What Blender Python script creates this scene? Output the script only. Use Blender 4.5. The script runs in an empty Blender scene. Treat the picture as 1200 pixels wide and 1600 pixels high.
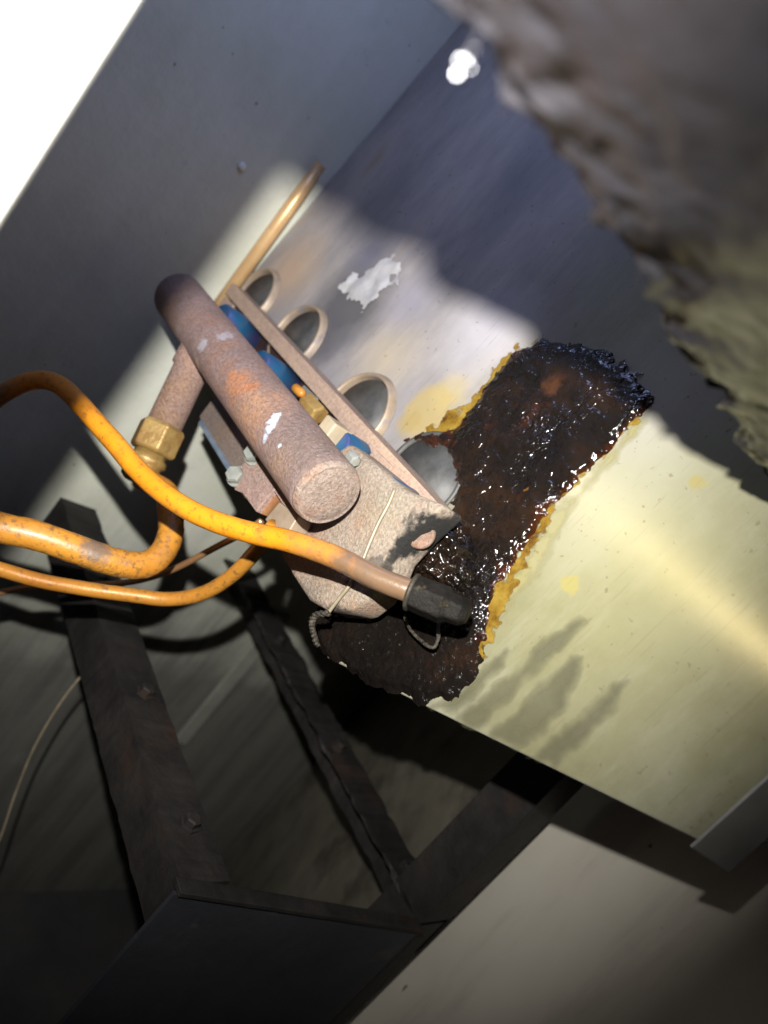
import bpy, bmesh, math, random
import numpy as np
from mathutils import Vector, Matrix, noise as mnoise

random.seed(7)
S = bpy.context.scene
COL = S.collection

# ------------------------------------------------------------------ camera
# World frame: x runs along the burner row, y goes into the cabinet, z is up.
# The phone is held at the cabinet opening, rolled about 40 degrees.
ZC = 1.0                                   # height of the lens over the cabinet floor
RIGHT = Vector((0.470, 0.624, 0.627)).normalized()
FWD = Vector((-0.680, 0.711, -0.196))
FWD = (FWD - RIGHT * FWD.dot(RIGHT)).normalized()
DOWN = FWD.cross(RIGHT).normalized()
CAM = Vector((0, 0, ZC))
FPX = 1150.0                               # focal length in photo pixels (1200 x 1600)
cd = bpy.data.cameras.new('camera')
cam = bpy.data.objects.new('camera', cd)
COL.objects.link(cam)
m = Matrix((RIGHT, -DOWN, -FWD)).transposed().to_4x4()
m.translation = CAM
cam.matrix_world = m
cd.sensor_fit = 'VERTICAL'
cd.sensor_height = 36.0
cd.lens = 36.0 * FPX / 1600.0
cd.clip_start = 0.01
cd.clip_end = 50
cd.dof.use_dof = True
cd.dof.focus_distance = 0.43
cd.dof.aperture_fstop = 5.2
S.camera = cam

# ------------------------------------------------------------------ light
W = bpy.data.worlds.new('World')
S.world = W
W.use_nodes = True
W.node_tree.nodes['Background'].inputs[0].default_value = (0.55, 0.62, 0.85, 1)
W.node_tree.nodes['Background'].inputs[1].default_value = 0.012

LAMP = Vector((-0.046, -0.028, ZC + 0.0495))
AIM = Vector((-0.53, 0.36, ZC - 0.100))
ld = bpy.data.lights.new('flashlight', 'SPOT')
ld.energy = 31.0
ld.color = (1.0, 0.975, 0.93)
ld.shadow_soft_size = 0.0038
ld.spot_size = math.radians(100)
ld.spot_blend = 1.0
lo = bpy.data.objects.new('flashlight', ld)
COL.objects.link(lo)
lo.location = LAMP
lo.rotation_euler = (AIM - LAMP).to_track_quat('-Z', 'Y').to_euler()

ad = bpy.data.lights.new('added_blue_fill', 'AREA')  # added dim blue fill for the shadowed upper walls, not a real source
ad.energy = 0.55
ad.color = (0.43, 0.54, 1.0)
ad.shape = 'RECTANGLE'
ad.size = 0.18
ad.size_y = 0.14
ao = bpy.data.objects.new('added_blue_fill', ad)
COL.objects.link(ao)
ao.location = (-0.48, 0.17, ZC + 0.37)
ao.rotation_euler = (math.radians(12), 0, 0)

S.view_settings.view_transform = 'Standard'
S.view_settings.look = 'None'
S.view_settings.exposure = 0.0
S.view_settings.gamma = 1.0
S.view_settings.use_curve_mapping = False
S.render.engine = 'CYCLES'
S.cycles.use_denoising = True
S.cycles.max_bounces = 6
S.cycles.diffuse_bounces = 3
S.cycles.caustics_reflective = False
S.cycles.caustics_refractive = False
S.cycles.sample_clamp_indirect = 4.0

# ------------------------------------------------------------------ geometry helpers
def ray(px, py):
    return FWD + RIGHT * ((px - 600) / FPX) + DOWN * ((py - 800) / FPX)
def at(px, py, depth):
    return CAM + ray(px, py) * depth
def at_y(px, py, y):
    r = ray(px, py); return CAM + r * (y / r.y)
def at_x(px, py, x):
    r = ray(px, py); return CAM + r * (x / r.x)
def at_z(px, py, z):
    r = ray(px, py); return CAM + r * ((z - ZC) / r.z)

TILT = math.atan(0.075)                    # the tank front leans back a little
WO = Vector((0, 0.36, ZC))
WV = Vector((0, math.sin(TILT), math.cos(TILT)))
WN = Vector((0, -math.cos(TILT), math.sin(TILT)))
def wall_pt(u, v, h=0.0):
    return WO + Vector((u, 0, 0)) + WV * v + WN * h
def wuv(px, py):
    r = ray(px, py)
    t = (WO - CAM).dot(WN) / r.dot(WN)
    p = CAM + r * t - WO
    return (p.x, p.dot(WV))

def tag(o, label, cat, group=None):
    o['label'] = label; o['category'] = cat
    if group: o['group'] = group
    return o
def thing(name, label, cat, loc, group=None):
    o = bpy.data.objects.new(name, None); COL.objects.link(o)
    o.location = loc; o.empty_display_size = 0.02
    return tag(o, label, cat, group)
def build(name, vs, fs, mat, parent=None, smooth=False, loc=None, uv=None, bevel=0):
    """verts in world space; origin goes to parent or loc"""
    base = parent.matrix_basis.translation if parent else (Vector(loc) if loc is not None else Vector((0, 0, 0)))
    if parent is not None and parent.parent is not None:
        base = parent.matrix_basis.translation + parent.parent.matrix_basis.translation
    me = bpy.data.meshes.new(name)
    me.from_pydata([tuple(Vector(v) - base) for v in vs], [], fs)
    me.materials.append(mat)
    bm = bmesh.new(); bm.from_mesh(me)
    bmesh.ops.recalc_face_normals(bm, faces=bm.faces)
    if bevel:
        es = [e for e in bm.edges if len(e.link_faces) == 2 and e.calc_face_angle(0) > 0.6]
        bmesh.ops.bevel(bm, geom=es, offset=bevel, segments=3, profile=0.5, affect='EDGES')
    bm.to_mesh(me); bm.free()
    if smooth:
        for p in me.polygons: p.use_smooth = True
    if uv:
        l = me.uv_layers.new(name='UVMap')
        for lp in me.loops:
            c = me.vertices[lp.vertex_index].co
            l.data[lp.index].uv = uv(c)
    o = bpy.data.objects.new(name, me); COL.objects.link(o)
    if parent: o.parent = parent
    elif loc is not None: o.location = loc
    return o

def catmull(pts, n=8):
    P = [Vector(p) for p in pts]
    P = [P[0] * 2 - P[1]] + P + [P[-1] * 2 - P[-2]]
    out = []
    for i in range(1, len(P) - 2):
        a, b, c, d = P[i - 1], P[i], P[i + 1], P[i + 2]
        for k in range(n):
            t = k / n
            out.append(0.5 * ((2 * b) + (c - a) * t + (2 * a - 5 * b + 4 * c - d) * t * t + (-a + 3 * b - 3 * c + d) * t ** 3))
    out.append(P[-2])
    return out
def sweep(path, radius, seg=16, prof=None, cap=True):
    """tube along path; radius number or function of 0..1; prof: optional radial factor(angle, t)"""
    vs, fs = [], []
    n = len(path)
    tprev = (path[1] - path[0]).normalized()
    nrm = tprev.orthogonal().normalized()
    for i, p in enumerate(path):
        t = (path[min(i + 1, n - 1)] - path[max(i - 1, 0)]).normalized()
        ax = tprev.cross(t)
        if ax.length > 1e-8:
            nrm = Matrix.Rotation(tprev.angle(t), 3, ax.normalized()) @ nrm
        tprev = t
        bn = t.cross(nrm)
        r = radius(i / (n - 1)) if callable(radius) else radius
        for k in range(seg):
            a = 2 * math.pi * k / seg
            f = prof(a, i / (n - 1)) if prof else 1
            vs.append(p + (nrm * math.cos(a) + bn * math.sin(a)) * r * f)
    for i in range(n - 1):
        for k in range(seg):
            fs.append((i * seg + k, i * seg + (k + 1) % seg, (i + 1) * seg + (k + 1) % seg, (i + 1) * seg + k))
    if cap:
        fs.append(tuple(range(seg))[::-1]); fs.append(tuple((n - 1) * seg + k for k in range(seg)))
    return vs, fs
def lathe(origin, axis, prof, seg=24, ref=None):
    """prof: list of (distance along axis, radius)"""
    axis = Vector(axis).normalized()
    n = Vector(ref) - axis * axis.dot(Vector(ref)) if ref else axis.orthogonal()
    n.normalize(); b = axis.cross(n)
    vs, fs = [], []
    for d, r in prof:
        for k in range(seg):
            a = 2 * math.pi * k / seg
            vs.append(Vector(origin) + axis * d + (n * math.cos(a) + b * math.sin(a)) * r)
    for i in range(len(prof) - 1):
        for k in range(seg):
            fs.append((i * seg + k, i * seg + (k + 1) % seg, (i + 1) * seg + (k + 1) % seg, (i + 1) * seg + k))
    if prof[0][1] > 1e-6: fs.append(tuple(range(seg))[::-1])
    if prof[-1][1] > 1e-6: fs.append(tuple((len(prof) - 1) * seg + k for k in range(seg)))
    return vs, fs
def box(x0, x1, y0, y1, z0, z1):
    vs = [Vector((x, y, z)) for x in (x0, x1) for y in (y0, y1) for z in (z0, z1)]
    return vs, [(0, 1, 3, 2), (4, 6, 7, 5), (0, 4, 5, 1), (2, 3, 7, 6), (0, 2, 6, 4), (1, 5, 7, 3)]
def prism(poly, off):
    n = len(poly)
    vs = [Vector(p) for p in poly] + [Vector(p) + Vector(off) for p in poly]
    fs = [tuple(range(n))[::-1], tuple(range(n, 2 * n))]
    fs += [(i, (i + 1) % n, n + (i + 1) % n, n + i) for i in range(n)]
    return vs, fs
def join(*ms):
    V, F = [], []
    for vs, fs in ms:
        o = len(V); V += list(vs); F += [tuple(i + o for i in f) for f in fs]
    return V, F
def bar_x(x0, x1, y, z, prof):
    """extrude a (dy,dz) outline along x"""
    poly = [Vector((x0, y + a, z + b)) for a, b in prof]
    return prism(poly, (x1 - x0, 0, 0))

def rough_bar(x0, x1, y, z, prof, amp, n=70):
    vs, fs = [], []; k = len(prof)
    for i in range(n):
        x = x0 + (x1 - x0) * i / (n - 1)
        for j, (a, b) in enumerate(prof):
            q = Vector((x * 38, j * 7.0, z * 9))
            vs.append(Vector((x, y + a + amp * mnoise.fractal(q, 0.8, 2.2, 4), z + b + amp * mnoise.fractal(q + Vector((0, 50, 0)), 0.8, 2.2, 4))))
    for i in range(n - 1):
        for j in range(k):
            fs.append((i * k + j, i * k + (j + 1) % k, (i + 1) * k + (j + 1) % k, (i + 1) * k + j))
    fs += [tuple(range(k))[::-1], tuple((n - 1) * k + j for j in range(k))]
    return vs, fs

def sdf_poly(X, Y, poly):
    P = np.array(poly, float); Q = np.roll(P, -1, 0)
    d = np.full(X.shape, 1e9); inside = np.zeros(X.shape, bool)
    for (ax, ay), (bx_, by_) in zip(P, Q):
        ex, ey = bx_ - ax, by_ - ay
        wx, wy = X - ax, Y - ay
        t = np.clip((wx * ex + wy * ey) / (ex * ex + ey * ey + 1e-18), 0, 1)
        d = np.minimum(d, np.hypot(wx - t * ex, wy - t * ey))
        c = ((ay > Y) != (by_ > Y)) & (X < (bx_ - ax) * (Y - ay) / (by_ - ay + 1e-18) + ax)
        inside ^= c
    return np.where(inside, d, -d)           # positive inside
def nz(u, v, s, seed=0.0, oct=4):
    return mnoise.fractal(Vector((u * s + seed, v * s - seed * 1.7, seed)), 0.9, 2.1, oct)

def wall_layer(poly_px, step, edge_amp, edge_scale, hfun, seed, pre=None):
    """a layer lying on the tank front: outline from photo corners, broken edge, height function(u,v,d)"""
    poly = [wuv(*p) for p in poly_px]
    P = np.array(poly)
    u0, v0 = P.min(0) - 3 * step - edge_amp * 2; u1, v1 = P.max(0) + 3 * step + edge_amp * 2
    us = np.arange(u0, u1, step); vs_ = np.arange(v0, v1, step)
    U, V = np.meshgrid(us, vs_, indexing='ij')
    D = sdf_poly(U, V, poly)
    N = np.array([[nz(u, v, edge_scale, seed, 4) for v in vs_] for u in us])
    D = D + N * edge_amp
    gu, gv = np.gradient(D, step)
    ins = D > 0
    keepq = ins[:-1, :-1] | ins[1:, :-1] | ins[:-1, 1:] | ins[1:, 1:]
    idx = {}
    verts, faces = [], []
    global LAST_D
    LAST_D = []
    def vid(i, j):
        if (i, j) in idx: return idx[(i, j)]
        u, v, d = U[i, j], V[i, j], D[i, j]
        if d < 0:
            g2 = gu[i, j] ** 2 + gv[i, j] ** 2 + 1e-6
            du, dv = -d * gu[i, j] / g2, -d * gv[i, j] / g2
            L = math.hypot(du, dv)
            if L > step: du, dv = du * step / L, dv * step / L
            u += du; v += dv; d = 0
        verts.append(wall_pt(u, v, hfun(u, v, max(d, 0)))); LAST_D.append(float(max(d, 0)))
        idx[(i, j)] = len(verts) - 1
        return idx[(i, j)]
    for i in range(U.shape[0] - 1):
        for j in range(U.shape[1] - 1):
            if keepq[i, j]:
                faces.append((vid(i, j), vid(i + 1, j), vid(i + 1, j + 1), vid(i, j + 1)))
    return verts, faces

# ------------------------------------------------------------------ materials
class NT:
    def __init__(s, name):
        s.m = bpy.data.materials.new(name); s.m.use_nodes = True
        s.t = s.m.node_tree; s.b = s.t.nodes['Principled BSDF']
        s.tc = s.t.nodes.new('ShaderNodeTexCoord')
        s.co = s.tc.outputs['Object']
    def n(s, typ, **kw):
        x = s.t.nodes.new(typ)
        for k, v in kw.items(): setattr(x, k, v)
        return x
    def l(s, a, b): s.t.links.new(a, b)
    def noise(s, scale, detail=4, rough=0.6, stretch=None, off=0.0, dist=0.0):
        mp = s.n('ShaderNodeMapping'); s.l(s.co, mp.inputs[0])
        if stretch: mp.inputs['Scale'].default_value = stretch
        mp.inputs['Location'].default_value = (off, off * 1.3, -off)
        t = s.n('ShaderNodeTexNoise')
        t.inputs['Scale'].default_value = scale; t.inputs['Detail'].default_value = detail
        t.inputs['Roughness'].default_value = rough; t.inputs['Distortion'].default_value = dist
        s.l(mp.outputs[0], t.inputs['Vector'])
        return t.outputs['Fac']
    def ramp(s, f, stops):
        r = s.n('ShaderNodeValToRGB')
        e = r.color_ramp.elements
        while len(e) < len(stops): e.new(0.5)
        for q, (p, c) in zip(e, stops):
            q.position = p
            q.color = (c, c, c, 1) if isinstance(c, (int, float)) else (*c, 1)
        s.l(f, r.inputs[0]); return r.outputs[0]
    def mix(s, f, a, b):
        x = s.n('ShaderNodeMix', data_type='RGBA')
        s.set(x.inputs['Factor'], f); s.set(x.inputs[6], a); s.set(x.inputs[7], b)
        return x.outputs[2]
    def set(s, i, v):
        if hasattr(v, 'is_output') or isinstance(v, bpy.types.NodeSocket): s.l(v, i)
        elif isinstance(v, tuple) and len(v) == 3: i.default_value = (*v, 1)
        else: i.default_value = v
    def math(s, op, a, b=0.0):
        x = s.n('ShaderNodeMath', operation=op); s.set(x.inputs[0], a); s.set(x.inputs[1], b)
        return x.outputs[0]
    def blob(s, c, r, soft, amp=0.02, scale=60):
        """a patch with its own outline round local point c: 1 inside"""
        d = s.n('ShaderNodeVectorMath', operation='DISTANCE'); s.l(s.co, d.inputs[0]); d.inputs[1].default_value = c
        f = s.math('ADD', d.outputs['Value'], s.math('MULTIPLY', s.math('SUBTRACT', s.noise(scale, 5, 0.65, off=c[0] * 9), 0.5), amp))
        mr = s.n('ShaderNodeMapRange'); s.l(f, mr.inputs[0])
        mr.inputs[1].default_value = r + soft; mr.inputs[2].default_value = r - soft
        return mr.outputs[0]
    def bump(s, f, strength, dist, prev=None):
        b = s.n('ShaderNodeBump'); b.inputs['Strength'].default_value = strength; b.inputs['Distance'].default_value = dist
        s.l(f, b.inputs['Height'])
        if prev is not None: s.l(prev, b.inputs['Normal'])
        return b.outputs[0]
    def fin(s, color, rough=0.5, metal=0.0, normal=None, **kw):
        s.set(s.b.inputs['Base Color'], color); s.set(s.b.inputs['Roughness'], rough); s.set(s.b.inputs['Metallic'], metal)
        if normal is not None: s.l(normal, s.b.inputs['Normal'])
        for k, v in kw.items(): s.set(s.b.inputs[k.replace('_', ' ')], v)
        return s.m

def loc_w(px, py):
    u, v = wuv(px, py); return wall_pt(u, v) - WO

# tank front: oily pale sheet steel
t = NT('oily_sheet_steel')
base = t.ramp(t.noise(9, 7, 0.68), [(0.30, (0.120, 0.112, 0.062)), (0.44, (0.165, 0.158, 0.094)), (0.57, (0.200, 0.195, 0.130)), (0.75, (0.255, 0.248, 0.190))])
base = t.mix(t.math('MULTIPLY', t.ramp(t.noise(75, 6, 0.7, off=4), [(0.45, 0.0), (0.70, 1.0)]), 0.30), base, (0.13, 0.125, 0.07))
base = t.mix(t.math('MULTIPLY', t.ramp(t.noise(30, 6, 0.7, stretch=(3, 1, 0.6), off=6), [(0.50, 0.0), (0.70, 1.0)]), 0.35), base, (0.30, 0.295, 0.235))
for q_ in ((1010, 680, .05, .04, .75), (900, 780, .035, .03, .6)):
    base = t.mix(t.math('MULTIPLY', t.blob(loc_w(q_[0], q_[1]), q_[2], q_[3], 0.05, 30), q_[4]), base, (0.31, 0.305, 0.25))
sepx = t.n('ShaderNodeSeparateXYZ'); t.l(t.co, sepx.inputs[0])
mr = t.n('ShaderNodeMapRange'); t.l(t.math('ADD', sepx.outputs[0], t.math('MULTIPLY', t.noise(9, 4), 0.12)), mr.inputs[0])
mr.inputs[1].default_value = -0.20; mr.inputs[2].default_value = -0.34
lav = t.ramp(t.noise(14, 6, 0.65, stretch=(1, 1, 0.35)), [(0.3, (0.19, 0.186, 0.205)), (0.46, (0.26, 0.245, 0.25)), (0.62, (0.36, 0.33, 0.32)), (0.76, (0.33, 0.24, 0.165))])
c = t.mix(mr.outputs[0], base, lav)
for px, py, r, so, col, k in ((668, 640, .020, .004, (.46, .35, .13), .75), (700, 612, .014, .005, (.50, .40, .18), .6), (640, 660, .010, .003, (.40, .30, .12), .6), (600, 560, .022, .02, (.58, .48, .32), .55), (455, 425, .03, .02, (.60, .42, .28), .7),  # peach patch beside the rod is a painted copper reflection
                              (545, 475, .040, .020, (.085, .09, .115), .9), (500, 535, .022, .012, (.10, .10, .125), .85), (575, 400, .018, .016, (.16, .165, .24), .7), (640, 470, .02, .016, (.34, .33, .42), .6), (930, 590, .006, .002, (.40, .33, .12), .7), (1090, 752, .0035, .0015, (.36, .29, .09), .8), (890, 912, .004, .0015, (.40, .32, .05), .8),  # dark slate patches, soft-edged, by the flake and the second opening
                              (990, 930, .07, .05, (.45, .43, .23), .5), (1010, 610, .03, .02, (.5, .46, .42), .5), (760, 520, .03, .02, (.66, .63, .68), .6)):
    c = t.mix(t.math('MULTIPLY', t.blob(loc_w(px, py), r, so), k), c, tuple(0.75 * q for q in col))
spk = t.ramp(t.noise(260, 3, 0.5), [(0.675, 0.0), (0.715, 1.0)])
c = t.mix(t.math('MULTIPLY', spk, 0.5), c, (0.13, 0.10, 0.06))
for st_s, of_, k_ in (((60, 1, 2.2), 3.1, 0.20), ((26, 1, 1.0), 8.4, 0.16)):
    scr = t.ramp(t.noise(13, 2, 0.5, stretch=st_s, off=of_), [(0.685, 0.0), (0.70, 1.0)])
    c = t.mix(t.math('MULTIPLY', scr, k_), c, (0.10, 0.092, 0.065))
tan = t.n('ShaderNodeTangent', direction_type='UV_MAP', uv_map='UVMap')
nb = t.bump(t.noise(170, 5, 0.6), 0.01, 0.0012)
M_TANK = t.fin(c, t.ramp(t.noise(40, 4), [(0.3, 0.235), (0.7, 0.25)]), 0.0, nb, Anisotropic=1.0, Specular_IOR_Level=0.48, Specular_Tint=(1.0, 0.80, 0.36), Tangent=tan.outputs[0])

# cabinet sides and back: aluminised sheet with dust and soot streaks
t = NT('dusty_cabinet_steel')
c = t.ramp(t.noise(9, 6, 0.65), [(0.3, (0.60, 0.615, 0.50)), (0.55, (0.68, 0.69, 0.59)), (0.75, (0.72, 0.72, 0.64))])
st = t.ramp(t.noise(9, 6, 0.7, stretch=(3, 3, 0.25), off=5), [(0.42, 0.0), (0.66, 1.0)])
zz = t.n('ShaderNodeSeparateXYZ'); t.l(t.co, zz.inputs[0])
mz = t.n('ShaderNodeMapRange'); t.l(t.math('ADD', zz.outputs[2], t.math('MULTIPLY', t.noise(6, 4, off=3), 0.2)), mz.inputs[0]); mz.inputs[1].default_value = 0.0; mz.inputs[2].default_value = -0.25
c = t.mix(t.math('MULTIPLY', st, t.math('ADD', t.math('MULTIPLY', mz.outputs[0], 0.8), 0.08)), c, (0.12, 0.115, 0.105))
c = t.mix(t.math('MULTIPLY', mz.outputs[0], 0.88), c, (0.075, 0.073, 0.066))  # lower wall darkened in its colour for the dim light down there
scf = t.ramp(t.noise(24, 7, 0.8, off=13), [(0.58, 0.0), (0.70, 1.0)])
c = t.mix(t.math('MULTIPLY', scf, 0.25), c, (0.30, 0.30, 0.29))
sp = t.ramp(t.noise(130, 2, 0.4, off=1), [(0.74, 0.0), (0.77, 1.0)])
c = t.mix(t.math('MULTIPLY', sp, 0.6), c, (0.10, 0.08, 0.06))
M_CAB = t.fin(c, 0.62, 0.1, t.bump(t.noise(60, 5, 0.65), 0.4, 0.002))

t = NT('smooth_back_steel')
c = t.ramp(t.noise(5, 6, 0.6), [(0.3, (0.70, 0.65, 0.55)), (0.7, (0.80, 0.75, 0.65))])
sp = t.ramp(t.noise(60, 1.5, 0.4, off=1), [(0.74, 0.0), (0.765, 1.0)])
c = t.mix(t.math('MULTIPLY', sp, 0.8), c, (0.08, 0.05, 0.035))
c = t.mix(t.math('MULTIPLY', t.ramp(t.noise(7, 5, 0.7, stretch=(2, 2, 0.5), off=8), [(0.5, 0.0), (0.75, 1.0)]), 0.35), c, (0.22, 0.19, 0.16))
M_BACK = t.fin(c, 0.55, 0.0, t.bump(t.noise(25, 5, 0.6), 0.2, 0.003))

# primer-pink rusty pipework
def rusty(name, pink=(0.44, 0.30, 0.265), rust=(0.42, 0.17, 0.065), grey=(0.36, 0.30, 0.27), rk=0.8, off=0.0, grime=None, chips=(), zones=()):
    t = NT(name)
    pink, rust, grey = [tuple(x * 0.76 for x in q) for q in (pink, rust, grey)]
    c = t.ramp(t.noise(30, 6, 0.7, off=off), [(0.3, grey), (0.52, pink), (0.75, tuple(min(1, x * 1.22) for x in pink))])
    r1 = t.ramp(t.noise(26, 7, 0.75, off=off + 4), [(0.48, 0.0), (0.66, 1.0)])
    c = t.mix(t.math('MULTIPLY', r1, rk), c, rust)
    for p, rr, so, col, k in zones:
        c = t.mix(t.math('MULTIPLY', t.math('MULTIPLY', t.blob(p, rr, so, rr * 0.9, 45), t.ramp(t.noise(160, 5, 0.75, off=off + 5), [(0.36, 0.25), (0.58, 1.0)])), k), c, col)
    r2 = t.ramp(t.noise(420, 4, 0.7, off=off + 7), [(0.44, 0.0), (0.58, 1.0)])
    c = t.mix(t.math('MULTIPLY', r2, 0.42), c, (0.105, 0.062, 0.050))
    r3 = t.ramp(t.noise(520, 3, 0.7, off=off + 2), [(0.60, 0.0), (0.70, 1.0)])
    c = t.mix(t.math('MULTIPLY', r3, 0.5), c, (0.52, 0.43, 0.38))
    for p, rr, col in chips:
        c = t.mix(t.blob(p, rr, rr * 0.25, amp=rr * 3.6, scale=260), c, col)
    if grime:
        for p, rr, k in grime:
            c = t.mix(t.math('MULTIPLY', t.blob(p, rr, rr * 0.18, amp=rr * 1.3, scale=170), k), c, (0.012, 0.011, 0.010))
    nb = t.bump(t.noise(480, 5, 0.75, off=off), 1.0, 0.0022)
    nb = t.bump(t.noise(90, 5, 0.6, off=off + 1), 0.35, 0.002, nb)
    return t.fin(c, 0.72, 0.0, nb)

def plain(name, c0, c1, scale=40, rough=0.5, metal=0.0, bs=0.3, bd=0.001, bscale=200, spots=None, coat=0.0, spec=0.5):
    t = NT(name)
    c = t.ramp(t.noise(scale, 5, 0.65), [(0.32, c0), (0.68, c1)])
    if spots:
        col, sc, lo, hi, k = spots
        c = t.mix(t.math('MULTIPLY', t.ramp(t.noise(sc, 5, 0.65, off=6), [(lo, 0.0), (hi, 1.0)]), k), c, col)
    return t.fin(c, rough, metal, t.bump(t.noise(bscale, 4, 0.6), bs, bd), Coat_Weight=coat, Specular_IOR_Level=spec)

# yellow-orange gas tube coating, worn and greased
def hosecol(name, a, b, dirt, k, lo=0.5):
    t = NT(name)
    c = t.ramp(t.noise(26, 5, 0.65), [(0.3, a), (0.7, b)])
    c = t.mix(t.math('MULTIPLY', t.ramp(t.noise(230, 5, 0.7, off=3), [(lo + .04, 0.0), (lo + .16, 1.0)]), k), c, dirt)
    c = t.mix(t.math('MULTIPLY', t.ramp(t.noise(38, 6, 0.75, off=9), [(0.56, 0.0), (0.70, 1.0)]), k * 0.75), c, tuple(x * 1.6 for x in dirt))
    return t, c
t, c = hosecol('orange_tube_coating', (0.54, 0.175, 0.007), (0.63, 0.25, 0.014), (0.16, 0.07, 0.02), 0.75)
# soot towards the burner end of the long tube (local coordinates)
sx = t.n('ShaderNodeSeparateXYZ'); t.l(t.co, sx.inputs[0])
HOSE_C = c; HOSE_T = t

M_HOSE2 = None
t2, c2 = hosecol('ochre_tube_coating', (0.42, 0.165, 0.018), (0.52, 0.23, 0.028), (0.15, 0.08, 0.03), 0.85, 0.47)
M_HOSE2 = t2.fin(c2, 0.42, 0.0, t2.bump(t2.noise(260, 5, 0.7), 0.4, 0.0012), Coat_Weight=0.25, Coat_Roughness=0.3)
t3, c3 = hosecol('brown_orange_tube', (0.36, 0.14, 0.018), (0.46, 0.20, 0.028), (0.14, 0.07, 0.03), 0.7, 0.5)
M_HOSE3 = t3.fin(c3, 0.36, 0.1, t3.bump(t3.noise(260, 5, 0.7), 0.3, 0.001), Coat_Weight=0.3, Coat_Roughness=0.25)

M_COPPER = plain('copper', (0.55, 0.27, 0.12), (0.72, 0.42, 0.20), 30, 0.32, 0.75, 0.2, 0.0008)
M_BRASS = plain('brass', (0.26, 0.155, 0.045), (0.40, 0.275, 0.10), 50, 0.45, 0.35, 0.5, 0.0015, spots=((.20, .09, .03), 60, .48, .66, .75))
M_CREAM = plain('ceramic', (0.33, 0.26, 0.17), (0.42, 0.35, 0.25), 60, 0.55)
M_ZINC = plain('zinc_bolt', (0.26, 0.275, 0.25), (0.42, 0.435, 0.40), 80, 0.22, 0.4, 0.15, 0.0006)
t = NT('heat_blued_steel')
sepb = t.n('ShaderNodeSeparateXYZ'); t.l(t.co, sepb.inputs[0])
c = t.ramp(t.math('ADD', t.math('MULTIPLY', sepb.outputs[0], 16.0), t.noise(40, 3)), [(0.1, (0.018, 0.075, 0.24)), (0.40, (0.025, 0.11, 0.31)), (0.60, (0.018, 0.13, 0.25)), (0.80, (0.08, 0.06, 0.20)), (0.97, (0.13, 0.055, 0.07))])
M_BLUE = t.fin(c, 0.42, 0.5, t.bump(t.noise(220, 4), 0.15, 0.0008))
M_IRON = plain('black_iron', (0.012, 0.011, 0.011), (0.028, 0.025, 0.023), 24, 0.62, 0.1, 0.5, 0.002, 120, spots=((.055, .028, .016), 16, .58, .74, .6), spec=0.2)
M_NAVY = plain('dark_painted_steel', (0.011, 0.012, 0.015), (0.022, 0.023, 0.028), 14, 0.65, 0.0, 0.3, 0.002, 90, spots=((.08, .07, .06), 30, .62, .74, .4))
M_GREY = plain('galvanised_grey', (0.20, 0.20, 0.18), (0.29, 0.285, 0.26), 30, 0.5, 0.3, 0.2, 0.001)
M_TUBE = plain('sooty_heat_tube', (0.03, 0.031, 0.033), (0.11, 0.108, 0.10), 34, 0.55, 0.1, 0.2, 0.001, 120)
M_RIM = plain('scaled_rim_steel', (0.27, 0.20, 0.14), (0.38, 0.30, 0.22), 50, 0.5, 0.25, 0.3, 0.001, 200, spots=((.20, .18, .19), 60, .5, .65, .7))
t = NT('rail_primer')
c = t.ramp(t.noise(60, 6, 0.7, stretch=(0.10, 1, 1)), [(0.30, (0.27, 0.20, 0.17)), (0.48, (0.40, 0.285, 0.215)), (0.60, (0.46, 0.33, 0.23)), (0.75, (0.34, 0.19, 0.10))])
c = t.mix(t.math('MULTIPLY', t.ramp(t.noise(380, 4, 0.7, off=3), [(0.46, 0.0), (0.60, 1.0)]), 0.45), c, (0.20, 0.13, 0.11))
nb = t.bump(t.noise(420, 4, 0.7), 0.6, 0.001)
M_RAIL = t.fin(c, 0.65, 0.0, t.bump(t.noise(50, 4, 0.6, stretch=(0.12, 1, 1), off=2), 0.4, 0.002, nb))
M_WHITE = plain('white_enamel', (0.80, 0.785, 0.70), (0.83, 0.815, 0.74), 20, 0.35, 0, 0.05, 0.001)
M_DARK = plain('dark_floor_steel', (0.03, 0.03, 0.032), (0.06, 0.057, 0.055), 8, 0.7)
M_WIRE = plain('tinned_wire', (0.20, 0.165, 0.11), (0.30, 0.25, 0.175), 90, 0.45, 0.2)
M_BLACKWIRE = plain('charred_wire', (0.008, 0.007, 0.006), (0.07, 0.06, 0.045), 300, 0.5, 0.0, 0.8, 0.002, 400, spec=0.2)
M_FLAKE = plain('paint_flake', (0.34, 0.335, 0.34), (0.46, 0.45, 0.455), 90, 0.6, 0, 0.4, 0.001)

# wet tar-like grease
t = NT('wet_black_grease')
c = t.ramp(t.noise(20, 6, 0.65), [(0.28, (0.004, 0.0034, 0.003)), (0.48, (0.008, 0.0055, 0.004)), (0.64, (0.020, 0.010, 0.005)), (0.8, (0.020, 0.020, 0.010))])
t.redm = t.ramp(t.noise(28, 4, 0.6, off=4), [(0.60, 0.0), (0.74, 1.0)])
c = t.mix(t.math('MULTIPLY', t.redm, 0.6), c, (0.08, 0.016, 0.005))
c = t.mix(t.blob(loc_w(828, 772), 0.004, 0.0015, 0.006, 160), c, (0.62, 0.26, 0.012))
c = t.mix(t.blob(loc_w(785, 790), 0.003, 0.0015, 0.006, 160), c, (0.30, 0.06, 0.012))
c = t.mix(t.math('MULTIPLY', t.blob(loc_w(868, 608), 0.007, 0.003, 0.012, 140), 0.8), c, (0.07, 0.028, 0.012))
bn = t.n('ShaderNodeBump'); bn.inputs['Distance'].default_value = 0.0038
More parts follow.
